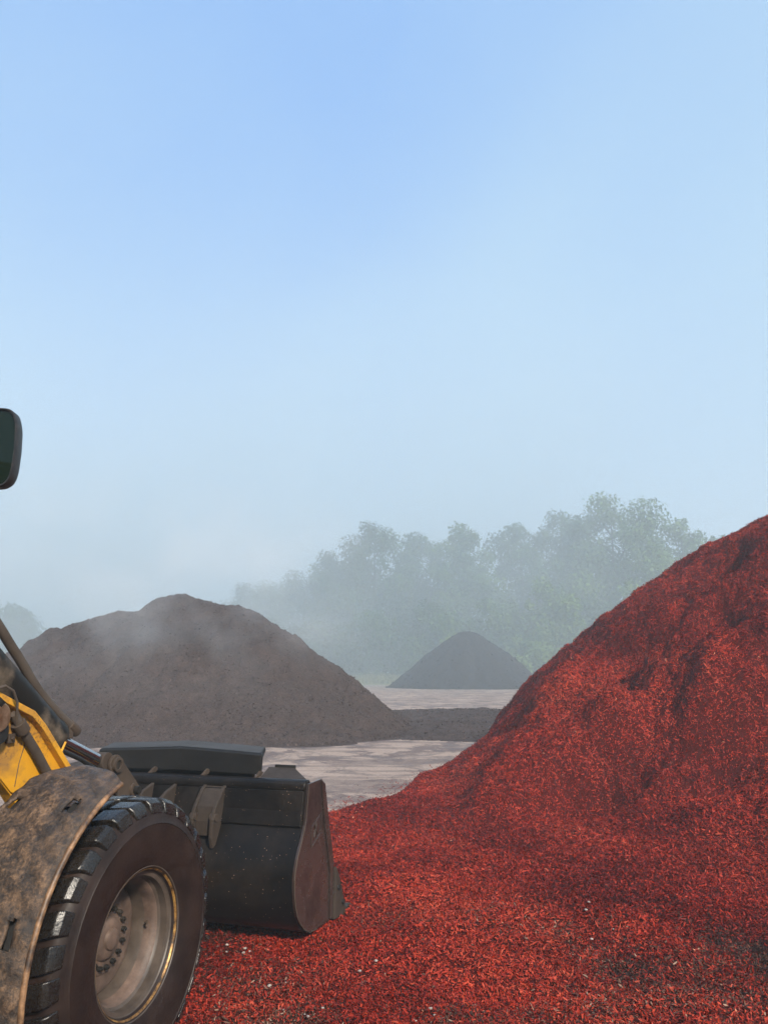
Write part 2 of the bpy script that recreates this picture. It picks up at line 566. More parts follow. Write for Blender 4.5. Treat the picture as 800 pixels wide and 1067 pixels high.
def chips(name, n, xr, yr, on_pile, mat, parent, fov=True):
    # rejection sampled; density falls and size grows with distance from the viewpoint
    out = []
    got = 0
    while got < n:
        m = n * 3
        x = rng.uniform(*xr, m); y = rng.uniform(*yr, m)
        d = np.hypot(x, y)
        keep = rng.random(m) < np.clip((4.2 / d), 0, 1) ** 1.35
        keep &= (np.abs(x) < .66 * y + 1.4)
        x = x[keep]; y = y[keep]
        pz = pile_h(x, y); z = mulch_h(x, y)
        le = layer_edge(x, y)
        stray = (le < .05) & (rng.random(len(x)) < .10 * np.exp(np.clip(le, -9, 0) * 2.2)) & (not on_pile)
        k = ((pz > SPLIT) if on_pile else (pz <= SPLIT)) & (z > .012)
        if not on_pile:
            # ragged outer edge of the layer
            k &= (le > .15 * rng.random(len(x)) - .25) | (pz > .04)
        k |= stray
        z = np.maximum(z, .003)
        x, y, z = x[k], y[k], z[k]
        out.append(np.stack([x, y, z], 1)); got += len(x)
    P = np.concatenate(out)[:n]
    # strays beyond the edge
    x, y, z = P.T
    e = .04
    zx = (mulch_h(x + e, y) - mulch_h(x - e, y)) / (2 * e); zy = (mulch_h(x, y + e) - mulch_h(x, y - e)) / (2 * e)
    zx = np.clip(zx, -1.5, 1.5); zy = np.clip(zy, -1.5, 1.5)
    N = np.stack([-zx, -zy, np.ones_like(x)], 1)
    N += rng.normal(0, .58, N.shape)
    N /= np.linalg.norm(N, axis=1)[:, None]
    d = np.hypot(x, y)
    sz = np.clip(d / 4.2, 1, 4) ** .5
    L = np.clip(rng.lognormal(math.log(.0118), .58, n), .004, .07) * sz
    Wd = np.clip(L * rng.uniform(.2, .55, n), .0025, .010) * sz ** .5
    T = rng.normal(0, 1, N.shape); T -= (T * N).sum(1)[:, None] * N; T /= np.linalg.norm(T, axis=1)[:, None]
    B = np.cross(N, T)
    up = rng.random(n) ** 2 * .016 * sz + .001
    C0 = P + np.array([0, 0, 1]) * up[:, None]
    bend = rng.normal(0, .10, n)
    tw = rng.normal(0, .3, n)
    V = []
    for t in (-1, 0, 1):
        c = C0 + T * (t * L * .5)[:, None] + N * ((t * t - .5) * bend * L)[:, None]
        Bt = B * np.cos(tw * t)[:, None] + N * np.sin(tw * t)[:, None]
        w = Wd * (.5 if t == 0 else .28)
        V += [c - Bt * w[:, None], c + Bt * w[:, None]]
    co_ = np.stack(V, 1).reshape(-1, 3)
    i = np.arange(n)[:, None] * 6
    q = np.concatenate([i + np.array([0, 2, 3, 1]), i + np.array([2, 4, 5, 3])], 1).reshape(-1, 4)
    me = np_mesh(name, co_, q)
    tone = np.clip(rng.beta(2.2, 2.1, n) + .20 * fbm(vn2, x, y, 1.7, 3) + .42 * fbm(vn3, x + .4 * y, y * .6, .55, 3), 0, .975)  # broad noise term paints darker patches in place of shaded hollows
    tone = np.where(rng.random(n) < .0012, 1.0, tone)
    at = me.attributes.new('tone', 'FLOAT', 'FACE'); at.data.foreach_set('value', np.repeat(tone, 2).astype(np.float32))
    br = brown_f(x, y) if not on_pile else np.zeros(n)
    br = np.where(rng.random(n) < br, .9, br * .15)
    at = me.attributes.new('brown', 'FLOAT', 'FACE'); at.data.foreach_set('value', np.repeat(br, 2).astype(np.float32))
    return link(name, me, mat, parent)
NQ = 1.0
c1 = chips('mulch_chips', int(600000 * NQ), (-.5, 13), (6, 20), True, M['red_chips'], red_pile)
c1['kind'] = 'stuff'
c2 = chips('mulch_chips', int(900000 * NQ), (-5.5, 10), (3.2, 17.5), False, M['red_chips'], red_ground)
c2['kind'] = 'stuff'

# pale pebbles lying in the mulch, seen in the foreground
def pebbles():
    bm = bmesh.new()
    pts = []
    def px2g(px, py, z=.1):
        u = (px - 400) / F_; v = (533.5 - py) / F_
        d = (u, math.cos(pitch) - v * math.sin(pitch), math.sin(pitch) + v * math.cos(pitch))
        t = (z - H) / d[2]
        return d[0] * t, d[1] * t
    cl = [(240, 985, 9, 14), (250, 990, 5, 10), (312, 1050, 12, 18), (330, 1050, 6, 12), (290, 1018, 5, 14), (436, 1062, 5, 8), (205, 1020, 3, 8), (460, 1050, 4, 14), (610, 955, 4, 8), (640, 975, 5, 12), (300, 960, 4, 18), (360, 1000, 5, 22)]
    for px, py, k, s in cl:
        for _ in range(max(2, int(k * .45))):
            x, y = px2g(px + random.gauss(0, s), py + random.gauss(0, s * .4))
            pts.append((x, y))
    P = np.array(pts); Z = mulch_h(P[:, 0], P[:, 1])
    for (x, y), z in zip(pts, Z):
        r = random.choice((.005, .006, .008, .011))
        mtx = Matrix.Translation((x, y, z + r * .9 + .008)) @ Matrix.Rotation(random.random() * 6, 4, 'Z') @ Matrix.Diagonal((1.3, 1, .7, 1))
        g = bmesh.ops.create_icosphere(bm, subdivisions=1, radius=r, matrix=mtx)
        for v in g['verts']: v.co += Vector((random.gauss(0, r * .15), random.gauss(0, r * .15), 0))
    o = obj('gravel', bm, M['pebble'])
    tag(o, 'scattered pale pebbles lying on the red mulch in the foreground', 'gravel', kind='stuff')
pebbles()

# ------------------------------------------------------------------ brown, black heaps
def sm(a, b, k):       # smooth maximum
    return k * np.logaddexp(a / k, b / k)
def heap(name, fn, x0, x1, y0, y1, st, mat, label, cat, kind=None):
    X, Y = np.meshgrid(np.arange(x0, x1, st), np.arange(y0, y1, st))
    Z = fn(X, Y)
    o = heightfield(name, X, Y, Z, Z > -.02, mat)
    return tag(o, label, cat, kind=kind)
def cone(x, y, cx, cy, h, s, rd=.5, wob=.25, sd=0, ph=1.0):
    ang = np.arctan2(y - cy, x - cx)
    r = np.hypot(x - cx, y - cy)
    r = r + wob * fbm(vn, np.cos(ang) * 2 + sd, np.sin(ang) * 2 + sd, 1.6, 4) * np.clip(r / 4, 0, 1)
    return h - s * (np.sqrt(r * r + rd * rd) - rd)
def f_brown(x, y):
    z = cone(x, y, -7.25, 28.0, 4.60, .76, 1.35, 1.0, 3)
    z = sm(z, cone(x, y, -5.35, 27.2, 4.25, .74, .9, .9, 7), .10)
    z = sm(z, cone(x, y, -9.3, 28.5, 4.1, .72, 1.2, .9, 11), .10)
    z = sm(z, cone(x, y, -11.3, 30.0, 3.95, .66, .8, .9, 15), .10)
    z = sm(z, cone(x, y, -4.0, 25.8, 2.55, .66, 1.2, .6, 19), .15)
    z = z + .22 * fbm(vn2, x, y, .9, 6, .62) + .10 * fbm(vn3, x, y, 4.5, 4, .68)
    z = np.where(z > -2.5, .16 * np.logaddexp(0, z / .16), 0) - .04
    return z
heap('mulch_heap', f_brown, -22, 5, 18, 40, .07, M['brown'], 'wide steaming heap of dark brown mulch with a rounded top behind the loader bucket', 'mulch heap')
def f_black(x, y):
    z = cone(x, y, 9.1, 85, 5.95, .84, 1.7, .9, 31)
    z = z + .22 * fbm(vn2, x, y, .6, 5, .62)
    return np.where(z > -3, .2 * np.logaddexp(0, z / .2), 0) - .05
heap('mulch_heap', f_black, -1, 20, 75, 97, .2, M['black_mulch'], 'small cone shaped black mulch heap in the mist in front of the trees', 'mulch heap')
def f_spread(x, y):
    e = 1 - np.hypot((x - 2.4) / 6.6, (y - 30.5) / 8.6) + .40 * fbm(vn3, x, y, .30, 4)
    m = np.clip(e * 1.8, 0, 1) ** 1.3
    z = m * (.17 + .24 * fbm(vn, x, y, .40, 4)) + .09 * fbm(vn2, x, y, 2.2, 4, .65) * np.clip(m * 3, 0, 1) + .03 * np.clip(m * 8, 0, 1)
    return np.where(m > 0, z, -.05)
heap('mulch_spread', f_spread, -5.5, 10, 21, 42, .12, M['brown'], 'low uneven spread of dark mulch between the brown heap and the red pile', 'mulch', kind='stuff')

def bark_mat(name, stops):
    m = Mat(name)
    m.set('Base Color', m.ramp(m.attr('tone'), stops)); m.set('Roughness', .8); m.set('Specular IOR Level', .15)
    return m.m
M['brown_chips'] = bark_mat('brown_mulch_pieces', [(0, (.022, .015, .013)), (.5, (.052, .036, .031)), (1, (.115, .083, .073))])
M['black_chips'] = bark_mat('black_mulch_pieces', [(0, (.008, .007, .008)), (1, (.05, .046, .048))])
def pieces(n, fn, xr, yr, size, parent, lim=.02, mat='brown_chips'):
    x = rng.uniform(*xr, n); y = rng.uniform(*yr, n); z = fn(x, y)
    k = z > lim
    x, y, z = x[k], y[k], z[k]; n = len(x)
    L = np.clip(rng.lognormal(math.log(size), .5, n), size * .4, size * 4)
    a = rng.normal(0, 1, (n, 3)); a /= np.linalg.norm(a, axis=1)[:, None]
    b = np.cross(a, rng.normal(0, 1, (n, 3))); b /= np.linalg.norm(b, axis=1)[:, None]
    c = np.stack([x, y, z + L * .12], 1)
    w = L * rng.uniform(.25, .6, n)
    V = np.stack([c - a * L[:, None] * .5, c - b * w[:, None] * .5, c + a * L[:, None] * .5, c + b * w[:, None] * .5], 1).reshape(-1, 3)
    me = np_mesh('mulch_pieces', V, np.arange(n * 4).reshape(-1, 4))
    at = me.attributes.new('tone', 'FLOAT', 'FACE'); at.data.foreach_set('value', rng.beta(2, 2.6, n).astype(np.float32))
    o = link('mulch_pieces', me, M[mat], parent); o['kind'] = 'stuff'
pieces(230000, f_brown, (-16, 3), (19, 31), .030, bpy.data.objects['mulch_heap'])
pieces(50000, f_spread, (-3, 10), (22, 40), .034, bpy.data.objects['mulch_spread'])
pieces(16000, f_black, (0, 18), (76, 92), .10, bpy.data.objects['mulch_heap.001'], mat='black_chips')

# ------------------------------------------------------------------ trees
def leaves(blobs, n, size, tone0):
    """n leaf clumps spread through the blobs (cx,cy,cz,rx,ry,rz,tone)"""
    B = np.array(blobs)
    w = B[:, 3] * B[:, 5]; w = w / w.sum()
    k = rng.choice(len(B), n, p=w)
    d = rng.normal(size=(n, 3)); d /= np.linalg.norm(d, axis=1)[:, None]
    rad = rng.random(n) ** .42 * rng.normal(1, .09, n)
    P = B[k, :3] + d * B[k, 3:6] * rad[:, None]
    Nn = d * .9 + rng.normal(0, .6, (n, 3)) + np.array([0, 0, .35]); Nn /= np.linalg.norm(Nn, axis=1)[:, None]
    T = np.cross(Nn, rng.normal(size=(n, 3))); T /= np.linalg.norm(T, axis=1)[:, None]
    Q = np.cross(Nn, T)
    s = size * rng.uniform(.5, 1.3, n)
    V = np.stack([P - T * s[:, None], P - Q * (s * .55)[:, None], P + T * s[:, None], P + Q * (s * .55)[:, None]], 1).reshape(-1, 3)
    tone = np.clip(tone0 + B[k, 6] + rng.normal(0, .12, n), 0, 1)
    return V, np.arange(n * 4).reshape(-1, 4), tone

def tree(x, y, h, w, label, tone=.4, base=.06, n=7000, size=.28, name='tree', skew=0, airy=.0):
    r_ = random.Random(int(x * 91 + y * 7 + h * 13))
    root = empty(name, (x, y, 0))
    tag(root, label, 'tree' if name == 'tree' else 'bush', 'trees behind the yard' if name == 'tree' else 'bushes at the foot of the trees')
    blobs = []
    nb = 26 if name == 'tree' else 10
    bm = bmesh.new()
    th = h * (.62 if name == 'tree' else .35)
    wd = h * .018 + .05
    trunk = [(0, 0, -.05), (r_.gauss(0, .1), r_.gauss(0, .1), h * .2), (r_.gauss(0, .25) + skew * .3, r_.gauss(0, .2), h * .42), (skew * .6, 0, th), (skew, 0, h * .86)]
    tube(bm, trunk, [wd, wd * .8, wd * .6, wd * .42, wd * .1], 8)
    for i in range(nb):
        f = (i + .5) / nb
        z = h * (base + (.93 - base) * f)
        prof = math.sin(PI * min(1, (f * .70 + .22))) ** .6 * (1 - .12 * f)
        a = i * 2.399 + r_.random()
        rr = w * .5 * prof * r_.uniform(.45, .95)
        br = w * r_.uniform(.15, .25) * (1 - .25 * f)
        cx, cy = math.cos(a) * rr + skew * f, math.sin(a) * rr
        blobs.append((cx, cy, z, br * r_.uniform(.8, 1.2), br, br * r_.uniform(.65, 1.05), r_.gauss(0, .16)))
        if i % 2 == 0 and name == 'tree':
            z0 = max(h * .15, z - rr * .8)
            sx = skew * z0 / h * .6
            tube(bm, [(sx, 0, z0), ((cx + sx) * .5, cy * .5, z0 + (z - z0) * .45), (cx, cy, z)], [wd * .35, wd * .2, wd * .06], 6)
    # inner mass and a few outlying sprays that break the outline
    blobs.append((skew * .5, 0, h * .5, w * .27, w * .27, h * .33, -.1))
    for i in range(12 if name == 'tree' else 5):
        a = r_.random() * 6.28; f = r_.uniform(.35, 1)
        prof = math.sin(PI * min(1, (f * .78 + .2))) ** .7
        blobs.append((math.cos(a) * w * .5 * prof + skew * f, math.sin(a) * w * .4 * prof, h * (base + (.97 - base) * f), w * .055, w * .055, w * .07, .08))
    obj('trunk', bm, M['bark'], root, 40)
    V, q, t = leaves(blobs, n, size, tone)
    V[:, 2] = np.maximum(V[:, 2], .03)
    me = np_mesh('crown', V, q)
    at = me.attributes.new('tone', 'FLOAT', 'FACE'); at.data.foreach_set('value', t.astype(np.float32))
    link('crown', me, M['leaf'], root)
    return root

def tpx(px, top, hwpx, Y, label, **k):
    D = Y * math.cos(pitch)
    x = (px - 400) / F_ * (Y * math.cos(pitch) + 8 * math.sin(pitch))
    v = (533.5 - top) / F_
    z = H + Y * math.tan(math.atan(v) + pitch)
    w = 2 * hwpx / F_ * Y * (1.28 if k.get('name') != 'bush' else 1.45)
    k['n'] = int(k.get('n', 7000) * 2.6)
    return tree(x, Y, z, w, label, **k)
tpx(8, 632, 36, 118, 'lone pale green tree at the far left edge beyond the brown heap', tone=.5, n=7000)
tpx(268, 606, 34, 138, 'lowest mist-veiled tree just right of the brown heap top', tone=.35)
tpx(318, 594, 38, 132, 'rounded misty tree second from the brown heap top', tone=.32)
tpx(352, 572, 30, 126, 'misty tree tucked against the left side of the tall ragged dark tree', tone=.3)
tpx(390, 543, 46, 120, 'tall dark ragged-topped tree left of the black heap', tone=.28, n=10000)
tpx(436, 552, 30, 126, 'slim loose-topped tree between the dark ragged tree and the pale pointed tree', tone=.4)
tpx(484, 541, 36, 116, 'pale green pointed tree directly above the black heap', tone=.62, n=8500)
tpx(545, 540, 36, 120, 'loose airy tree just right of the gap above the black heap', tone=.4, n=7000)
tpx(590, 529, 40, 122, 'tree merging into the left shoulder of the tallest broad tree', tone=.42, n=8500)
tpx(642, 515, 52, 114, 'tallest broad green tree standing over the red pile slope', tone=.5, n=13000)
tpx(716, 539, 38, 118, 'round-topped tree just right of the tallest broad tree', tone=.5, n=8500)
tpx(756, 556, 26, 122, 'last small tree top showing over the red pile slope', tone=.48)
B_ = [(350, 650, 34, 108, .3, 'dark bush at the left end of the tree line beside the brown heap'),
      (405, 640, 40, 106, .32, 'broad dark bush under the tall ragged dark tree'),
      (455, 628, 36, 105, .38, 'tall bush behind the left flank of the black heap'),
      (520, 622, 36, 104, .5, 'yellow-green bush behind the top of the black heap'),
      (578, 600, 32, 101, .8, 'bright yellow-green bush beside the right flank of the black heap'),
      (625, 618, 34, 104, .6, 'fresh green bush close above the red pile slope'),
      (676, 606, 34, 103, .75, 'light green bush below the tallest broad tree'),
      (560, 668, 26, 97, .8, 'small pale bush at the foot of the tree line right of the black heap'),
      (610, 662, 26, 97, .6, 'small green bush half hidden by the lower red pile slope'),
      (725, 605, 34, 106, .5, 'bush showing just above the red slope below the round-topped tree'),
      (300, 648, 34, 112, .3, 'dusky bush rising behind the right shoulder of the brown heap'),
      (480, 664, 22, 100, .7, 'small light bush peeking over the left slope of the black heap')]
for px, top, hw, Y, t, lab in B_:  # some higher tones right of centre paint sunlit green into the leaves
    tpx(px, top, hw, Y, lab, tone=t, name='bush', base=.02, n=3600, size=.26)

# rough grass verge along the foot of the trees
def verge_grass():
    n = 60000
    x = rng.uniform(-45, 45, n); y = rng.uniform(96, 112, n) + 2 * fbm(vn, x, x * 0, .1, 2)
    bank = .9 * np.clip((y - 96) / 7, 0, 1)
    # bank sheet
    X, Y = np.meshgrid(np.arange(-60, 60, 1.0), np.arange(92, 114, 1.0))
    Z = .9 * np.clip((Y - 96) / 7, 0, 1) + .25 * fbm(vn, X, Y, .2, 3) * np.clip((Y - 94) / 4, 0, 1) - .02
    me = None
    o = heightfield('grass_verge', X, Y, Z, Z > -9, M['verge'], attrs={'tone': fbm(vn2, X, Y, .3, 3) + .5})
    tag(o, 'pale rough grass bank along the foot of the misty trees', 'grass', kind='stuff')
    s = rng.uniform(.15, .6, n)
    a = rng.uniform(0, 6.28, n)
    z = np.maximum(.9 * np.clip((y - 96) / 7, 0, 1) - .05, 0)
    P = np.stack([x, y, z], 1)
    T = np.stack([np.cos(a), np.sin(a), a * 0], 1) * .16
    U = np.stack([rng.normal(0, .15, n), rng.normal(0, .15, n), s], 1)
    V = np.stack([P - T, P + T, P + U], 1).reshape(-1, 3)
    me = np_mesh('grass_blades', V, np.arange(n * 3).reshape(-1, 3))
    at = me.attributes.new('tone', 'FLOAT', 'FACE'); at.data.foreach_set('value', np.clip(rng.normal(.6, .25, n), 0, 1).astype(np.float32))
    g = link('grass_blades', me, M['verge'], o)
    g['kind'] = 'stuff'
verge_grass()

# ------------------------------------------------------------------ wheel loader
loader = empty('wheel_loader', (LC[0], LC[1], 0), PI / 2 - TH)
tag(loader, 'yellow wheel loader with muddy front fender and its black bucket resting on the mulch', 'wheel loader')
AX = .665

def make_wheel(b0, flip):
    w = empty('wheel', (0, -b0, AX), 0, loader)
    if flip: w.rotation_euler = (0, 0, PI)
    # carcass
    bm = bmesh.new()
    prof = [(.322, -.02), (.335, .000), (.36, .012), (.40, .026), (.45, .034), (.50, .036), (.540, .034), (.5515, .034), (.5545, .038), (.5575, .034), (.585, .026), (.606, .014), (.622, .000), (.636, -.016), (.642, -.06), (.645, -.22),
            (.642, -.385), (.636, -.43), (.61, -.455), (.55, -.475), (.45, -.478), (.36, -.455), (.322, -.43)]
    lathe_b(bm, prof, 120, closed=True)
    ty = obj('tyre', bm, M['tyre'], w, 50)
    # tread blocks
    bm = bmesh.new()
    NB = 30
    def block(ang0, ang1, b_out, b_in, shoulder, skew=0):
        ns = 4
        # cross-section (r, b)
        if shoulder > 0:
            sec = [(.600, b_out + .020), (.655, b_out + .004), (.675, b_out - .018), (.677, b_in), (.63, b_in)]
            inner = [(.590, b_out + .004), (.63, b_out - .012), (.63, b_out - .03), (.63, b_in + .01), (.63, b_in)]
        elif shoulder < 0:
            sec = [(.600, b_out - .020), (.655, b_out - .004), (.675, b_out + .018), (.677, b_in), (.63, b_in)]
        else:
            sec = [(.63, b_out), (.677, b_out), (.677, b_in), (.63, b_in)]
        if shoulder: sec = sec + [(.60, b_out - .02 * shoulder)]
        rings = []
        wear = random.uniform(-.009, .002)
        for i in range(ns + 1):
            t = i / ns
            ring = []
            for r, b in sec:
                k = (b - b_out) / ((b_in - b_out) or 1)
                an = ang0 + (ang1 - ang0) * t + skew * k
                if r > .65: r += wear
                ring.append(bm.verts.new((r * math.cos(an), -b, r * math.sin(an))))
            rings.append(ring)
        for i in range(ns):
            for j in range(len(sec)):
                q = (j + 1) % len(sec)
                bm.faces.new((rings[i][j], rings[i][q], rings[i + 1][q], rings[i + 1][j]))
        bm.faces.new(rings[0]); bm.faces.new(rings[-1][::-1])
    for i in range(NB):
        a0 = 2 * PI * i / NB
        g = 2 * PI / NB
        a0 += random.gauss(0, .004)
        block(a0, a0 + g * .74, .004, -.118, 1, .05)
        block(a0 + g * .5, a0 + g * 1.24, -.449, -.327, -1, -.05)
        block(a0 + g * .30, a0 + g * 1.06, -.140, -.216, 0, .06)
        block(a0 + g * .72, a0 + g * 1.48, -.232, -.305, 0, -.06)
    tr = obj('tread', bm, M['tread'], w, 30, bevel=.006, seg=2)
    # rim: lip, bead seat, dark gutter, pale band, barrel, disc
    bm = bmesh.new()
    lathe_b(bm, [(.327, -.05), (.328, -.012), (.331, -.002), (.336, .001), (.338, -.003), (.333, -.012), (.33, -.03)], 120, True)
    obj('rim_lip', bm, M['lip'], w, 60)
    bm = bmesh.new()
    lathe_b(bm, [(.3385, -.02), (.3395, .000), (.345, .007), (.350, .006), (.353, .000), (.352, -.02)], 120, True)
    obj('lock_ring', bm, M['barrel'], w, 60)
    bm = bmesh.new()
    lathe_b(bm, [(.327, -.014), (.318, -.030), (.300, -.036), (.298, -.075), (.285, -.085), (.262, -.16), (.256, -.20), (.262, -.25), (.3, -.45), (.33, -.45), (.328, -.06)], 120, True)
    obj('rim_barrel', bm, M['barrel'], w, 40)
    bm = bmesh.new()
    lathe_b(bm, [(.2885, -.084), (.281, -.086), (.270, -.118), (.263, -.150), (.268, -.152), (.276, -.120), (.287, -.09)], 120, True)
    obj('rim_band', bm, M['rim'], w, 60)
    # hub disc with raised bolt circle and cap
    bm = bmesh.new()
    lathe_b(bm, [(0, -.150), (.040, -.150), (.048, -.154), (.052, -.166), (.084, -.170), (.092, -.176), (.100, -.186), (.104, -.195), (.158, -.197), (.164, -.199), (.170, -.204),
                 (.215, -.206), (.247, -.214), (.258, -.222), (.258, -.26), (0, -.26)], 96)
    obj('hub', bm, M['rim'], w, 35)
    nb = 16
    for i in range(nb):
        an = 2 * PI * (i + .3) / nb
        bm = bmesh.new()
        cx, cz = .134 * math.cos(an), .134 * math.sin(an)
        for rr, y0, y1, sg in ((.0125, -.196, -.176, 6), (.006, -.176, -.168, 10)):
            tube(bm, [(cx, -y0, cz), (cx, -y1, cz)], rr, sg)
        obj('wheel_nut', bm, M['frame'], w, 30)
    bm = bmesh.new()
    tube(bm, [(.255, .13, .03), (.235, .125, .028), (.222, .105, .027)], .006, 8)
    obj('valve_stem', bm, M['link'], w, 40)
    return w
wr = make_wheel(0, False)
def copy_tree(o, parent):
    c = o.copy(); col.objects.link(c); c.parent = parent
    for ch in list(o.children): copy_tree(ch, c)
    return c
def place(w, a, b, flip):
    w.location = (a, -b, AX)
    w.rotation_euler = (0, 0, PI if flip else 0)
place(copy_tree(wr, loader), 0, -2.14, True)
place(copy_tree(wr, loader), -2.95, 0, False)
wr.rotation_euler = (0, R(4), 0)

# fender over the front wheel
def fender(b_out, sgn, a0):
    bm = bmesh.new()
    R0 = .852
    phi1 = 184
    nb_ = 24; na = 90
    def fr(b):   # front edge angle for this b
        pts = [(.03, 109.5), (-.04, 106), (-.12, 103.2), (-.25, 101.5), (-.35, 102.5), (-.42, 105), (-.46, 110)]
        for (x0, y0), (x1, y1) in zip(pts, pts[1:]):
            if x1 <= b <= x0: return y0 + (y1 - y0) * (b - x0) / (x1 - x0)
        return pts[-1][1]
    holes = [(121, 127, -.115, -.055), (121.5, 127, -.43, -.375), (158, 165.5, -.10, -.045)]
    grid = []
    for i in range(na + 1):
        row = []
        for j in range(nb_ + 1):
            b = .03 - .49 * j / nb_
            p0 = fr(b)
            ph = R(p0 + (phi1 - p0) * i / na)
            rr = R0 + .010 * math.sin(j / nb_ * PI) + .004 * math.sin(i * .7 + j * .5)
            rr -= .018 * max(0, 1 - j / 1.5)
            rear = max(0, (i / na - .94) / .06)
            row.append((bm.verts.new((rr * math.cos(ph), -b * sgn + a0, AX + rr * math.sin(ph))), math.degrees(ph), b))
        grid.append(row)
    for i in range(na):
        for j in range(nb_):
            q = (grid[i][j], grid[i + 1][j], grid[i + 1][j + 1], grid[i][j + 1])
            pm = sum(v[1] for v in q) / 4; bmn = sum(v[2] for v in q) / 4
            if any(h0 < pm < h1 and b0 < bmn < b1 for h0, h1, b0, b1 in holes): continue
            bm.faces.new([v[0] for v in q])
    o = obj('fender', bm, M['mud'], loader, 45)
    m = o.modifiers.new('s', 'SOLIDIFY'); m.thickness = .016; m.offset = 0
    # outer edge bead, orange bounce light painted into its colour
    bm = bmesh.new()
    pts = [(( R0 - .016) * math.cos(R(p)), -.034 * sgn + a0, AX + (R0 - .016) * math.sin(R(p))) for p in np.linspace(109.5, 184, 60)]
    tube(bm, pts, .013, 10)
    obj('edge_bead', bm, M['lit_mud_edge'], o, 60)
    for h0, h1, b0, b1 in holes:
            bm = bmesh.new()
            p = R((h0 + h1) / 2); rr = R0 - .035; b = (b0 + b1) / 2
            c = Vector((rr * math.cos(p), -b * sgn + a0, AX + rr * math.sin(p)))
            rot = Matrix.Rotation(-(p - PI / 2), 4, 'Y')
            bmesh.ops.create_cube(bm, size=1, matrix=Matrix.Translation(c) @ rot @ Matrix.Diagonal((.115, .075, .02, 1)))
            obj('slot_backing', bm, M['hole'], o)
    for p in (140, 172):
        bm = bmesh.new()
        rr = R0 - .02
        tube(bm, [(rr * math.cos(R(p)), .30 * sgn + a0, AX + rr * math.sin(R(p))), (rr * math.cos(R(p)), .66 * sgn + a0, AX + rr * math.sin(R(p)))], .025, 10)
        obj('stay', bm, M['frame'], o, 40)
fender(.03, 1, 0)
fender(.03, -1, 2.14)

# ---- bucket
BC = -1.07     # bucket centre along b
bR, bL = .12, -2.26
shell = [(1.868, 1.165), (1.835, .98), (1.805, .88), (1.745, .785), (1.690, .695), (1.655, .62), (1.645, .56), (1.650, .47), (1.668, .39), (1.700, .325), (1.755, .262), (1.83, .205), (1.930, .165), (2.064, .150), (2.337, .132), (2.58, .115)]
SH = [(a, z - .02) if z < .3 else (a, z) for a, z in shell]
bucket = None
bm = bmesh.new()
# sheet with thickness
inn = []
for i, (a, z) in enumerate(SH):
    p0 = Vector(SH[max(0, i - 1)]); p1 = Vector(SH[min(len(SH) - 1, i + 1)])
    d = (p1 - p0).normalized(); nrm = Vector((-d.y, d.x))
    inn.append((a + nrm.x * .02, z + nrm.y * .02))
def sheet(bm, outer, inner, b0, b1):
    A = [bm.verts.new((a, -b0, z)) for a, z in outer]; B = [bm.verts.new((a, -b1, z)) for a, z in outer]
    C_ = [bm.verts.new((a, -b0, z)) for a, z in inner]; D_ = [bm.verts.new((a, -b1, z)) for a, z in inner]
    for i in range(len(outer) - 1):
        bm.faces.new((A[i], A[i + 1], B[i + 1], B[i])); bm.faces.new((C_[i], D_[i], D_[i + 1], C_[i + 1]))
        bm.faces.new((A[i], C_[i], C_[i + 1], A[i + 1])); bm.faces.new((B[i], B[i + 1], D_[i + 1], D_[i]))
    bm.faces.new((A[0], B[0], D_[0], C_[0])); bm.faces.new((A[-1], C_[-1], D_[-1], B[-1]))
# refine curve
def refine(pts, it=2):
    for _ in range(it):
        q = [pts[0]]
        for a, b in zip(pts, pts[1:]):
            q += [(a[0] * .75 + b[0] * .25, a[1] * .75 + b[1] * .25), (a[0] * .25 + b[0] * .75, a[1] * .25 + b[1] * .75)]
        pts = q + [pts[-1]]
    return pts
sheet(bm, refine(SH), refine(inn), bL + .02, bR - .02)
bucket = obj('bucket', bm, M['steel'], loader, 40)
# top beam (rounded tube)
bm = bmesh.new()
side(bm, [(1.852, 1.115), (1.845, 1.15), (1.855, 1.178), (1.885, 1.192), (1.93, 1.192), (1.96, 1.17), (1.96, 1.11), (1.9, 1.10)], bL + .021, bR - .021)
obj('top_beam', bm, M['steel'], bucket, bevel=.012, smooth=40)
# plate on upper back
for s0, s1 in ((-.76, .095), (-2.235, -1.38)):
    bm = bmesh.new()
    side(bm, [(1.843, 1.118), (1.826, .98), (1.796, .873), (1.779, .885), (1.808, .985), (1.826, 1.122)], s0, s1)
    obj('back_plate', bm, M['steel'], bucket, bevel=.004)
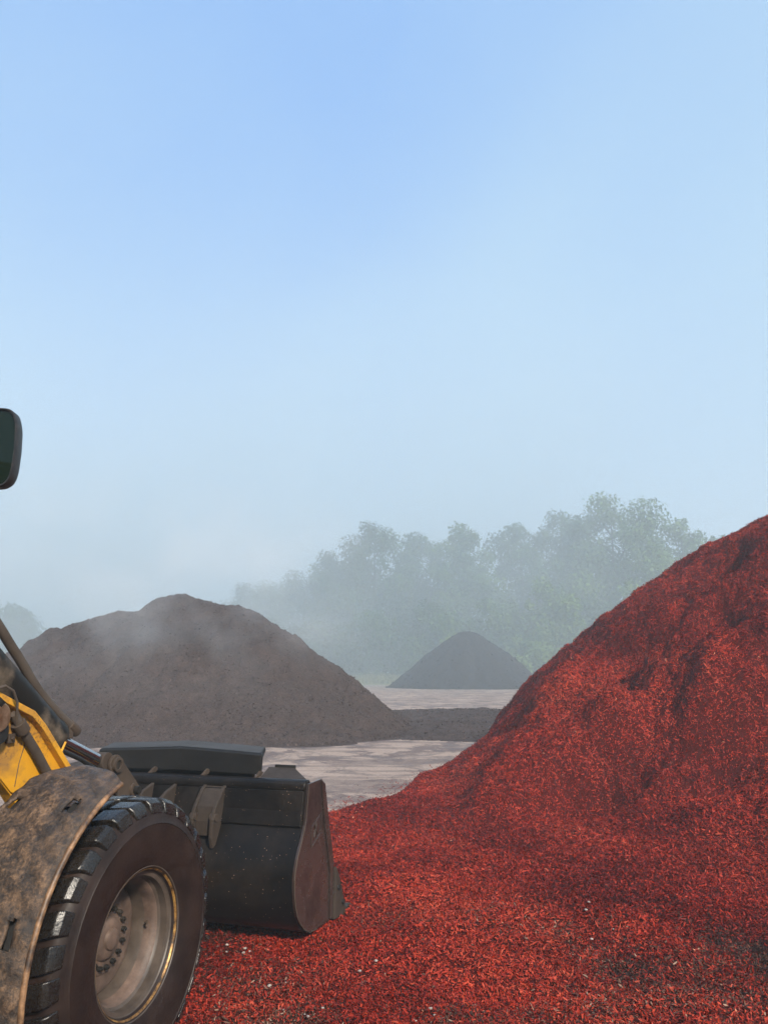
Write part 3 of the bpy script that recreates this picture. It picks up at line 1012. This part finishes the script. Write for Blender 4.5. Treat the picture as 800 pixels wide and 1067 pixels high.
# side plates
def offs(pts): return pts
SP = [(1.868, 1.169), (1.850, 1.06), (1.815, .894), (1.75, .79), (1.684, .695), (1.652, .62), (1.641, .56), (1.648, .47), (1.668, .39), (1.70, .32), (1.749, .262), (1.83, .198), (1.927, .152), (2.064, .135), (2.337, .118), (2.600, .100), (2.566, .219), (2.43, .428), (2.338, .665), (2.281, .809), (2.176, 1.141), (2.12, 1.172)]
for s, b0, b1 in ((1, bR - .02, bR), (-1, bL, bL + .02)):
    bm = bmesh.new()
    side(bm, SP, b0, b1)
    sp = obj('side_plate', bm, M['steel_side'], bucket, bevel=.004)
    # stiffener along the front edge
    e = .014 * s
    bb = b1 if s > 0 else b0
    bm = bmesh.new()
    side(bm, [(2.095, 1.165), (2.165, 1.135), (2.270, .80), (2.326, .66), (2.385, .47), (2.36, .13), (2.315, .132), (2.305, .46), (2.245, .655), (2.185, .81)], bb + .001 * s, bb + e)
    obj('stiffener', bm, M['steel_side'], sp, bevel=.004)
    bm = bmesh.new()
    side(bm, [(2.362, .118), (2.605, .092), (2.59, .15), (2.52, .30), (2.43, .44), (2.38, .49), (2.375, .46)], bb + .0015 * s, bb + .030 * s)
    obj('side_cutter', bm, M['bracket'], sp, bevel=.004)
    for (a, z) in ((2.43, .33), (2.53, .20)):
        bm = bmesh.new()
        tube(bm, [(a, -(bb + .030 * s), z), (a, -(bb + .046 * s), z)], .018, 8)
        obj('bolt', bm, M['black'], sp)
    # raised maker's plate outline welded near the top
    bm = bmesh.new()
    pl = [(1.93, .86), (2.12, .93), (2.10, .79), (1.93, .72)]
    for i in range(4):
        p, q = pl[i], pl[(i + 1) % 4]
        tube(bm, [(p[0], -(bb + .004 * s), p[1]), (q[0], -(bb + .001 * s), q[1])], .0045, 6)
    tube(bm, [(1.99, -(bb + .004 * s),   .86), (2.04, -(bb + .004 * s), .79)], .004, 6)
    tube(bm, [(2.03, -(bb + .004 * s),   .88), (1.98, -(bb + .004 * s), .78)], .004, 6)
    obj('weld_plate', bm, M['steel_side'], sp)
# wear lip seam on the heel: bright edge line
bm = bmesh.new()
tube(bm, [(a - .002, -(bR + .001), z) for a, z in SP[:14]], .004, 6)
obj('edge_weld', bm, M['link'], bucket, 60)
bm = bmesh.new()
side(bm, [(2.45, .090), (2.84, .075), (2.86, .085), (2.80, .118), (2.45, .127)], bL, bR)
obj('cutting_edge', bm, M['bracket'], bucket, bevel=.004)
# corner decks at the two ends of the top edge
for s in (1, -1):
    bm = bmesh.new()
    def mb(b): return b if s > 0 else 2 * BC - b
    q = [(1.90, -.30, 1.185), (1.90, .10, 1.185), (2.13, -.11, 1.245), (2.13, -.33, 1.245)]
    top = [bm.verts.new((a, -mb(b), z)) for a, b, z in q]; bot = [bm.verts.new((a, -mb(b), z - .022)) for a, b, z in q]
    bm.faces.new(top); bm.faces.new(bot[::-1])
    for i in range(4): bm.faces.new((top[i], top[(i + 1) % 4], bot[(i + 1) % 4], bot[i]))
    dk = obj('corner_deck', bm, M['bracket'], bucket, bevel=.003)
    bm = bmesh.new()
    box(bm, 2.131, 2.155, -mb(-.11), -mb(-.28), 1.222, 1.262)
    obj('deck_lip', bm, M['guard'], dk, bevel=.003)
# spill guard
def guard():
    bm = bmesh.new()
    secs = []
    for b, z0, z1, a0 in ((-1.80, 1.200, 1.350, 2.0), (-1.45, 1.205, 1.365, 2.005), (-1.04, 1.208, 1.385, 2.015), (-.70, 1.205, 1.372, 2.005), (-.335, 1.200, 1.355, 2.0)):
        secs.append([bm.verts.new(p) for p in ((a0, -b, z0), (a0 - .01, -b, z1 - .012), (a0 + .01, -b, z1), (a0 + .36, -b + .14, z1 + .012), (a0 + .37, -b + .14, z1 - .02), (a0 + .03, -b, z1 - .035), (a0 + .02, -b, z0))])
    for A, B in zip(secs, secs[1:]):
        n = len(A)
        for i in range(n): bm.faces.new((A[i], A[(i + 1) % n], B[(i + 1) % n], B[i]))
    bm.faces.new(secs[0][::-1]); bm.faces.new(secs[-1])
    g = obj('spill_guard', bm, M['guard'], bucket, bevel=.004)
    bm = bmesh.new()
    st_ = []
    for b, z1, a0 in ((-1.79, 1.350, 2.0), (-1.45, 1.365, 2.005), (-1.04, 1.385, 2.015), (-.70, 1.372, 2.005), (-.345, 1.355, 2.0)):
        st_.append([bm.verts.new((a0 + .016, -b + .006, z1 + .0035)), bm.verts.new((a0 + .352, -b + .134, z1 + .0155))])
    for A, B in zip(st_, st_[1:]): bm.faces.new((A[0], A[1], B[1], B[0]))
    obj('lit_top', bm, M['guard_lit'], g)  # thin sheet that paints the lit strip along the guard's top
guard()
bm = bmesh.new()
box(bm, 2.22, 2.24, .50, 1.86, .98, 1.345)
obj('gap_blackout', bm, M['black'], bucket)  # black plate added to keep the gap under the guard dark
for b in (-1.26, -.79, -.335, -1.72):
    bm = bmesh.new()
    side(bm, [(1.89, 1.188), (1.99, 1.188), (2.03, 1.215), (1.985, 1.232), (1.96, 1.222)], b - .008, b + .010)
    obj('gusset', bm, M['link'], bucket, bevel=.003)
# hinge brackets on the bucket back
for bc in (-.63, -1.51):
    for d in (-.09, .075):
        bm = bmesh.new()
        side(bm, [(1.85, 1.135), (1.80, 1.11), (1.70, 1.0), (1.66, .92), (1.655, .80), (1.68, .72), (1.72, .74), (1.79, .87), (1.84, 1.0)], bc + d - .014, bc + d + .014)
        hb = obj('hinge_bracket', bm, M['bracket'], bucket, bevel=.005)
        bm = bmesh.new()
        tube(bm, [(1.70, -(bc + d - .024), .93), (1.70, -(bc + d + .024), .93)], .028, 16)
        obj('hinge_pin', bm, M['link'], hb, 40)
    bm = bmesh.new()
    side(bm, [(1.85, 1.128), (1.80, 1.10), (1.72, 1.0), (1.70, .90), (1.70, .80), (1.72, .80), (1.80, .95)], bc - .076, bc + .061)
    obj('hinge_web', bm, M['bracket'], bucket, bevel=.004)
for bc in (-.98, -1.18):
    bm = bmesh.new()
    side(bm, [(1.85, 1.13), (1.72, 1.09), (1.60, 1.03), (1.52, .96), (1.57, .90), (1.80, .90)], bc - .014, bc + .014)
    obj('link_bracket', bm, M['bracket'], bucket, bevel=.005)
bm = bmesh.new()
tube(bm, [(1.58, .90, 1.0), (1.58, 1.26, 1.0)], .04, 16)
obj('link_pin', bm, M['link'], bucket, 40)

# ---- lift arms
def lift_arm(bo, s):
    bm = bmesh.new()
    outline = [(-1.25, 2.12), (-.80, 2.02), (-.42, 1.868), (-.19, 1.775), (-.10, 1.70), (.13, 1.457), (.45, 1.10), (.85, .78), (1.25, .62), (1.60, .55), (1.66, .47), (1.60, .40), (1.25, .42), (.8, .52), (.35, .74), (.05, 1.0), (-.26, 1.37), (-.35, 1.457), (-.70, 1.72), (-1.25, 1.88)]
    side(bm, outline, bo - .07, bo)
    arm = obj('lift_arm', bm, M['yellow'], loader, bevel=.004)
    # raised lip along the upper edge
    top = [(-1.25, 2.12), (-.80, 2.02), (-.42, 1.868), (-.19, 1.775), (-.10, 1.70), (.13, 1.457), (.45, 1.10), (.85, .78)]
    bm = bmesh.new()
    low = [(a - .012, z - .022) for a, z in top]
    side(bm, [(a + .004, z + .006) for a, z in top] + low[::-1], bo + (.001 if s > 0 else -.045), bo + .045 if s > 0 else bo - .001)
    obj('flange', bm, M['yellow'], arm, bevel=.003)
    return arm
arm = lift_arm(-.63, 1)
lift_arm(-1.44, -1)
# raised inner panel step on the arm (weld line) and its fittings
def ap(a, z, o=.0): return (a, .63 - o, z)
bm = bmesh.new()
side(bm, [(-.40, 1.80), (-.30, 1.735), (-.17, 1.655), (.02, 1.42), (-.08, 1.30), (-.27, 1.385), (-.36, 1.47), (-.50, 1.56)], -.629, -.619)
obj('arm_panel', bm, M['yellow'], arm, bevel=.003)
bm = bmesh.new()
tube(bm, [ap(-.20, 1.63, .012), ap(-.235, 1.52, .012), ap(-.25, 1.41, .012)], .0022, 6)
obj('weld_line', bm, M['hose'], arm)
bm = bmesh.new()
tube(bm, [ap(-.34, 1.775, .045), ap(-.29, 1.715, .045), ap(-.24, 1.66, .045), ap(-.16, 1.575, .045), ap(-.06, 1.455, .045), ap(.06, 1.30, .045), ap(.25, 1.1, .04)], .024, 14)
obj('hydraulic_pipe', bm, M['hose'], arm, 60)
bm = bmesh.new()
tube(bm, [ap(-.305, 1.728, .045), ap(-.262, 1.682, .045)], .037, 14)
obj('pipe_clamp', bm, M['link'], arm, 60)
bm = bmesh.new()
box(bm, -.345, -.300, .63 - .035, .63 - .012, 1.630, 1.675)
tube(bm, [(-.322, .63 - .036, 1.652), (-.322, .63 - .045, 1.652)], .011, 6)
obj('bolt_plate', bm, M['link'], arm, bevel=.003)
bm = bmesh.new()
tube(bm, [(-.47, .60, 1.765), (-.47, .545, 1.765)], [.072, .072], 28)
obj('pin_housing', bm, M['brass'], arm, 40, bevel=.006)
bm = bmesh.new()
tube(bm, [(-.45, .60, 1.695), (-.45, .56, 1.695)], .062, 20)
obj('pin_seal', bm, M['black'], arm, 40)
bm = bmesh.new()
tube(bm, [(-.47, .59, 1.82), (-.47, .58, 1.85), (-.46, .57, 1.865)], .045, 14)
obj('housing_top', bm, M['frame'], arm, 40)
bm = bmesh.new()
tube(bm, [ap(-.50, 1.90, .06), ap(-.445, 1.915, .075), ap(-.395, 1.89, .08), ap(-.36, 1.83, .08), ap(-.345, 1.77, .07), ap(-.315, 1.71, .05)], .007, 8)
obj('cable', bm, M['hose'], arm, 60)
bm = bmesh.new()
tube(bm, [(.055, .60, 1.548), (.085, .60, 1.60)], .006, 8)
obj('grease_tube', bm, M['yellow'], arm)

# ---- tilt cylinder on the centre line, rod and hard line on top
def cp(a, z, o=0): return (a, 1.07 + o, z)
d = Vector((.62, 0, -.48)).normalized()
nrm = Vector((-d.z, 0, d.x)); nrm = -nrm if nrm.z < 0 else nrm
E0 = Vector(cp(.575, 1.560)); E1 = E0 - d * 1.55
bm = bmesh.new()
tube(bm, [E1, E0 - d * .10, E0 - d * .08, E0 - d * .03, E0], [.095, .095, .102, .102, .088], 28)
tc_ = obj('tilt_cylinder', bm, M['cover'], loader, 35)
bm = bmesh.new()
tube(bm, [E0 - d * .02, Vector(cp(1.06, 1.365)) - d * .01], .040, 20)
obj('piston_rod', bm, M['chrome'], tc_, 60)
bm = bmesh.new()
pts = [(-.28, 2.50), (.0, 2.235), (.10, 2.13), (.19, 2.045), (.334, 1.885), (.50, 1.755), (.62, 1.672), (.70, 1.625)]
tube(bm, [cp(a, z, -.02) for a, z in refine(pts, 1)], .029, 12)
obj('hard_line', bm, M['hose'], tc_, 60)
bm = bmesh.new()
tube(bm, [cp(.66, 1.65, -.02), cp(.745, 1.592, -.02)], [.036, .036], 10)
box(bm, .60, .69, 1.03, 1.11, 1.56, 1.63)
obj('line_fitting', bm, M['link'], tc_, bevel=.006)
bm = bmesh.new()
tube(bm, [cp(-.45, 2.41, .06), cp(.05, 2.055, .06), cp(.36, 1.812, .06)], .016, 10)
obj('silver_line', bm, M['guard'], tc_, 60)
bm = bmesh.new()
tube(bm, [cp(.52, 1.50, -.1), cp(.70, 1.43, -.1), cp(.88, 1.34, -.1), cp(.98, 1.30, -.08)], .015, 8)
obj('lower_hose', bm, M['black'], tc_, 60)
bm = bmesh.new()
tube(bm, [(1.05, 1.02, 1.375), (1.05, 1.12, 1.375)], .062, 22)
obj('rod_eye', bm, M['link'], tc_, 40, bevel=.004)
# ---- tilt lever: two plates
lever = None
for b in (-1.0, -1.14):
    bm = bmesh.new()
    cx, cz = 1.10, 1.352
    arc = [(cx + .066 * math.cos(t), cz + .066 * math.sin(t)) for t in np.linspace(R(30), R(205), 12)]
    out = arc + [(1.14, 1.16), (1.22, .98), (1.16, .8), (1.22, .68), (1.34, .70), (1.42, .92), (1.45, 1.06), (1.36, 1.20)]
    side(bm, out, b - .014, b + .014)
    lv = obj('tilt_lever', bm, M['link'], loader, bevel=.006)
    for (x, z, r) in ((1.10, 1.352, .050), (1.305, 1.16, .046)):
        bm = bmesh.new()
        # ring boss: outer collar with a recessed pin
        y0 = -(b + .014); y1 = y0 - .022
        for k in range(20):
            a0 = 2 * PI * k / 20; a1 = 2 * PI * (k + 1) / 20
            vs = []
            for rr, yy in ((r, y0), (r, y1), (r * .62, y1), (r * .62, y0)):
                vs.append([(x + rr * math.cos(t), yy, z + rr * math.sin(t)) for t in (a0, a1)])
            for i in range(3):
                bm.faces.new([bm.verts.new(p) for p in (vs[i][0], vs[i][1], vs[i + 1][1], vs[i + 1][0])])
        bmesh.ops.remove_doubles(bm, verts=bm.verts, dist=.0005)
        obj('pin_boss', bm, M['link'], lv, 40)
bm = bmesh.new()
tube(bm, [(1.305, .93, 1.16), (1.305, 1.2, 1.16)], .027, 14)
obj('lever_pin', bm, M['frame'], loader, 40)
bm = bmesh.new()
tube(bm, [(1.10, .975, 1.352), (1.10, 1.165, 1.352)], .029, 14)
obj('lever_pin', bm, M['frame'], loader, 40)
bm = bmesh.new()
side(bm, [(1.26, 1.14), (1.30, 1.20), (1.58, 1.04), (1.60, .98), (1.56, .95)], -1.125, -1.015)
obj('bucket_link', bm, M['link'], loader, bevel=.01)

# ---- front frame, axle, cab and rear body
bm = bmesh.new()
side(bm, [(-1.25, .45), (.42, .45), (.55, .62), (.45, .95), (.10, 1.05), (-.35, 1.40), (-.62, 1.95), (-1.05, 2.02), (-1.25, 1.5)], -1.36, -.73)
obj('front_frame', bm, M['frame'], loader, bevel=.01)
bm = bmesh.new()
tube(bm, [(0, .26, AX), (0, .60, AX), (0, .8, AX), (0, 1.07, AX), (0, 1.34, AX), (0, 1.54, AX), (0, 1.88, AX)], [.15, .13, .14, .22, .14, .13, .15], 20)
obj('axle', bm, M['frame'], loader, 50)
bm = bmesh.new()
side(bm, [(-1.15, 1.15), (-1.05, 1.9), (-1.15, 3.0), (-1.30, 3.06), (-2.45, 3.06), (-2.50, 2.9), (-2.50, 1.15)], -1.75, -.42)
cab = obj('cab', bm, M['frame'], loader, bevel=.03)
bm = bmesh.new()
side(bm, [(-1.25, 1.35), (-1.15, 1.9), (-1.25, 2.85), (-2.38, 2.85), (-2.38, 1.35)], -.418, -.412)
obj('side_window', bm, M['cab_glass'], cab)
bm = bmesh.new()
box(bm, -2.62, -1.05, .36, 1.80, 3.062, 3.20)
obj('cab_roof', bm, M['yellow'], cab, bevel=.04)
bm = bmesh.new()
side(bm, [(-4.7, .55), (-4.75, 1.6), (-4.4, 1.95), (-2.55, 2.05), (-2.55, .6), (-3.2, .5)], -1.68, -.46)
obj('engine_hood', bm, M['yellow'], loader, bevel=.05)
bm = bmesh.new()
side(bm, [(-2.5, .45), (-2.5, 1.1), (-1.26, 1.1), (-1.26, .45)], -1.5, -.6)
obj('rear_frame', bm, M['frame'], loader, bevel=.02)

# ---- mirror
def mirror():
    root_m = empty('side_mirror', (-.50, .74, 3.135), R(20), loader)
    bm = bmesh.new()
    wv, hh = .142, .215
    pts = []
    for k in range(44):
        t = 2 * PI * k / 44
        c, s = math.cos(t), math.sin(t)
        e = .36
        y = wv * (abs(c) ** e) * (1 if c > 0 else -1)
        z = hh * (abs(s) ** e) * (1 if s > 0 else -1)
        y *= 1 - .10 * (z / hh) ** 2
        pts.append((y, z))
    def ring(sc_, x): return [bm.verts.new((x, y * sc_, z * sc_)) for y, z in pts]
    def ringo(ins, x): return [bm.verts.new((x, y - ins * (1 if y > 0 else -1) * min(1, abs(y) / .1), z - ins * (1 if z > 0 else -1) * min(1, abs(z) / .1))) for y, z in pts]
    rs = [ring(.72, .085), ring(.92, .06), ring(1, .02), ring(1, -.045), ringo(.003, -.050), ringo(.008, -.048), ringo(.010, -.030)]
    for A, B in zip(rs, rs[1:]):
        for i in range(44): bm.faces.new((A[i], A[(i + 1) % 44], B[(i + 1) % 44], B[i]))
    bm.faces.new(rs[0]); bm.faces.new(rs[-1])
    obj('housing', bm, M['plastic'], root_m, 40)
    bm = bmesh.new()
    v = [bm.verts.new((-.034 , y - .012 * (1 if y > 0 else -1) * min(1, abs(y) / .1), z - .012 * (1 if z > 0 else -1) * min(1, abs(z) / .1))) for y, z in pts]
    bm.faces.new(v)
    obj('glass', bm, M['mirror_glass'], root_m)
    bm = bmesh.new()
    tube(bm, [(.02, -.03, .205), (.03, .06, .235), (.02, .20, .24), (-.30, .30, .12), (-.62, .32, -.1)], .014, 10)
    obj('mirror_arm', bm, M['black'], root_m, 60)
    bm = bmesh.new()
    tube(bm, [(.03, .06, -.19), (.02, .2, -.2), (-.3, .3, -.3), (-.6, .32, -.35)], .012, 10)
    obj('mirror_stay', bm, M['black'], root_m, 60)
mirror()

# ------------------------------------------------------------------ haze
def volume_mat(name, dens, colr, aniso, noise=None):
    m = bpy.data.materials.new(name)
    m.use_nodes = True
    N, L = m.node_tree.nodes, m.node_tree.links
    N.remove(N['Principled BSDF'])
    v = N.new('ShaderNodeVolumePrincipled')
    v.inputs['Density'].default_value = dens
    v.inputs['Color'].default_value = (*colr, 1)
    v.inputs['Anisotropy'].default_value = aniso
    L.new(v.outputs[0], N['Material Output'].inputs['Volume'])
    return m, v
hm, _ = volume_mat('haze_air', .0040, (.61, .70, .76), .0)
bm = bmesh.new()
box(bm, -420, 420, -160, 420, -1.0, 62)
hz = obj('haze', bm, hm)
tag(hz, 'morning mist filling the air over the yard', 'haze', kind='stuff')


def patchy(name, lo, hi, dens, colr, scale, thr, edge, label, cat):
    """mist with ragged edges: noise density that dies out before the sides of its box"""
    m, v = volume_mat(name + '_vapour', dens, colr, 0)
    N, L = m.node_tree.nodes, m.node_tree.links
    tc = N.new('ShaderNodeTexCoord')
    def math_(op, a, b=0.0, cl=False):
        n = N.new('ShaderNodeMath'); n.operation = op; n.use_clamp = cl
        for q, i in ((a, 0), (b, 1)):
            if hasattr(q, 'node'): L.new(q, n.inputs[i])
            else: n.inputs[i].default_value = q
        return n.outputs[0]
    no = N.new('ShaderNodeTexNoise'); no.inputs['Scale'].default_value = scale; no.inputs['Detail'].default_value = 3
    L.new(tc.outputs['Object'], no.inputs['Vector'])
    sx = N.new('ShaderNodeSeparateXYZ'); L.new(tc.outputs['Generated'], sx.inputs[0])
    f = None
    for ax, e0, e1 in edge:
        c = sx.outputs[ax]
        a = math_('MULTIPLY', c, 1 / e0, True) if e0 else None
        b = math_('MULTIPLY', math_('SUBTRACT', 1.0, c), 1 / e1, True)
        g = b if a is None else math_('MULTIPLY', a, b)
        f = g if f is None else math_('MULTIPLY', f, g)
    nn = math_('MULTIPLY', math_('SUBTRACT', no.outputs['Fac'], thr[0]), 1 / (thr[1] - thr[0]), True)
    L.new(math_('MULTIPLY', math_('MULTIPLY', nn, f), dens), v.inputs['Density'])
    bm = bmesh.new()
    c = [(a + b) / 2 for a, b in zip(lo, hi)]
    box(bm, lo[0] - c[0], hi[0] - c[0], lo[1] - c[1], hi[1] - c[1], lo[2] - c[2], hi[2] - c[2])
    o = obj(name, bm, m)
    o.location = c
    tag(o, label, cat, kind='stuff')
    return o
patchy('mist_bank', (-130, 60, -.3), (80, 150, 58), .0245, (.56, .66, .71), .030, (.15, .62), ((0, .2, .35), (1, .3, .2), (2, 0, .95)), 'thicker bank of drifting mist in front of the trees and over the black heap', 'mist')
patchy('steam', (-13, 19.5, .8), (0, 28, 8.6), .17, (.85, .88, .9), .45, (.47, .72), ((0, .3, .3), (1, .3, .3), (2, .3, .5)), 'thin wisps of steam rising off the brown mulch heap', 'steam')

# ------------------------------------------------------------------ light
SUN_AZ = R(154)     # measured clockwise from +Y: behind the camera, a little to the left
SUN_EL = R(33)
w = bpy.data.worlds.new('World')
sc.world = w
w.use_nodes = True
nt = w.node_tree
bg = nt.nodes['Background']
sky = nt.nodes.new('ShaderNodeTexSky')
sky.sky_type = 'NISHITA'
sky.sun_disc = False
sky.sun_elevation = SUN_EL
sky.sun_rotation = SUN_AZ
sky.altitude = 50
sky.air_density = 1.0
sky.dust_density = .35
sky.ozone_density = 2.6
# thin high haze evens out the clear sky; paler towards the right, in soft drifts
tcw = nt.nodes.new('ShaderNodeTexCoord')
nz = nt.nodes.new('ShaderNodeTexNoise'); nz.inputs['Scale'].default_value = 1.1; nz.inputs['Detail'].default_value = 4; nz.inputs['Distortion'].default_value = .4
mpw = nt.nodes.new('ShaderNodeMapping'); mpw.inputs['Scale'].default_value = (1, 1, 1.6); mpw.inputs['Location'].default_value = (3.1, 0, .4)
nt.links.new(tcw.outputs['Generated'], mpw.inputs['Vector']); nt.links.new(mpw.outputs[0], nz.inputs['Vector'])
sxw = nt.nodes.new('ShaderNodeSeparateXYZ'); nt.links.new(tcw.outputs['Generated'], sxw.inputs[0])
def wm(op, a, b, cl=False):
    n = nt.nodes.new('ShaderNodeMath'); n.operation = op; n.use_clamp = cl
    for q, i in ((a, 0), (b, 1)):
        if hasattr(q, 'node'): nt.links.new(q, n.inputs[i])
        else: n.inputs[i].default_value = q
    return n.outputs[0]
fx = wm('ADD', wm('ADD', wm('MULTIPLY', wm('ABSOLUTE', wm('ADD', sxw.outputs[0], -.0), 0), .75), wm('MULTIPLY', sxw.outputs[0], .25)), wm('MULTIPLY', wm('SUBTRACT', nz.outputs['Fac'], .5), 1.6), False)
fx = wm('ADD', fx, wm('MULTIPLY', sxw.outputs[2], -1.15), False)
fx = wm('ADD', fx, .82, True)
mh = nt.nodes.new('ShaderNodeMix'); mh.data_type = 'RGBA'
mh.inputs[6].default_value = (.98, 2.02, 3.9, 1); mh.inputs[7].default_value = (1.95, 2.95, 3.8, 1)
nt.links.new(fx, mh.inputs[0])
mk = nt.nodes.new('ShaderNodeMix'); mk.data_type = 'RGBA'; mk.inputs[0].default_value = .88
nt.links.new(sky.outputs[0], mk.inputs[6]); nt.links.new(mh.outputs[2], mk.inputs[7])
nt.links.new(mk.outputs[2], bg.inputs['Color'])
bg.inputs['Strength'].default_value = .112
sd = bpy.data.lights.new('sun', 'SUN')
sd.energy = 4.4
sd.angle = R(6)
sd.color = (1, .90, .76)
so = bpy.data.objects.new('sun', sd)
dirv = Vector((math.sin(SUN_AZ) * math.cos(SUN_EL), math.cos(SUN_AZ) * math.cos(SUN_EL), math.sin(SUN_EL)))
so.rotation_euler = dirv.to_track_quat('Z', 'Y').to_euler()
so.location = (-10, -20, 40)
col.objects.link(so)

sc.render.engine = 'CYCLES'
cy = sc.cycles
cy.use_denoising = True
cy.volume_bounces = 3
cy.max_bounces = 8
cy.diffuse_bounces = 3
cy.glossy_bounces = 3
cy.volume_step_rate = 1.0
cy.sample_clamp_indirect = 8
cy.use_adaptive_sampling = True
cy.adaptive_threshold = .02
vs = sc.view_settings
vs.view_transform = 'Standard'
vs.look = 'None'
vs.exposure = 1.2
vs.gamma = 1.0
vs.use_curve_mapping = False
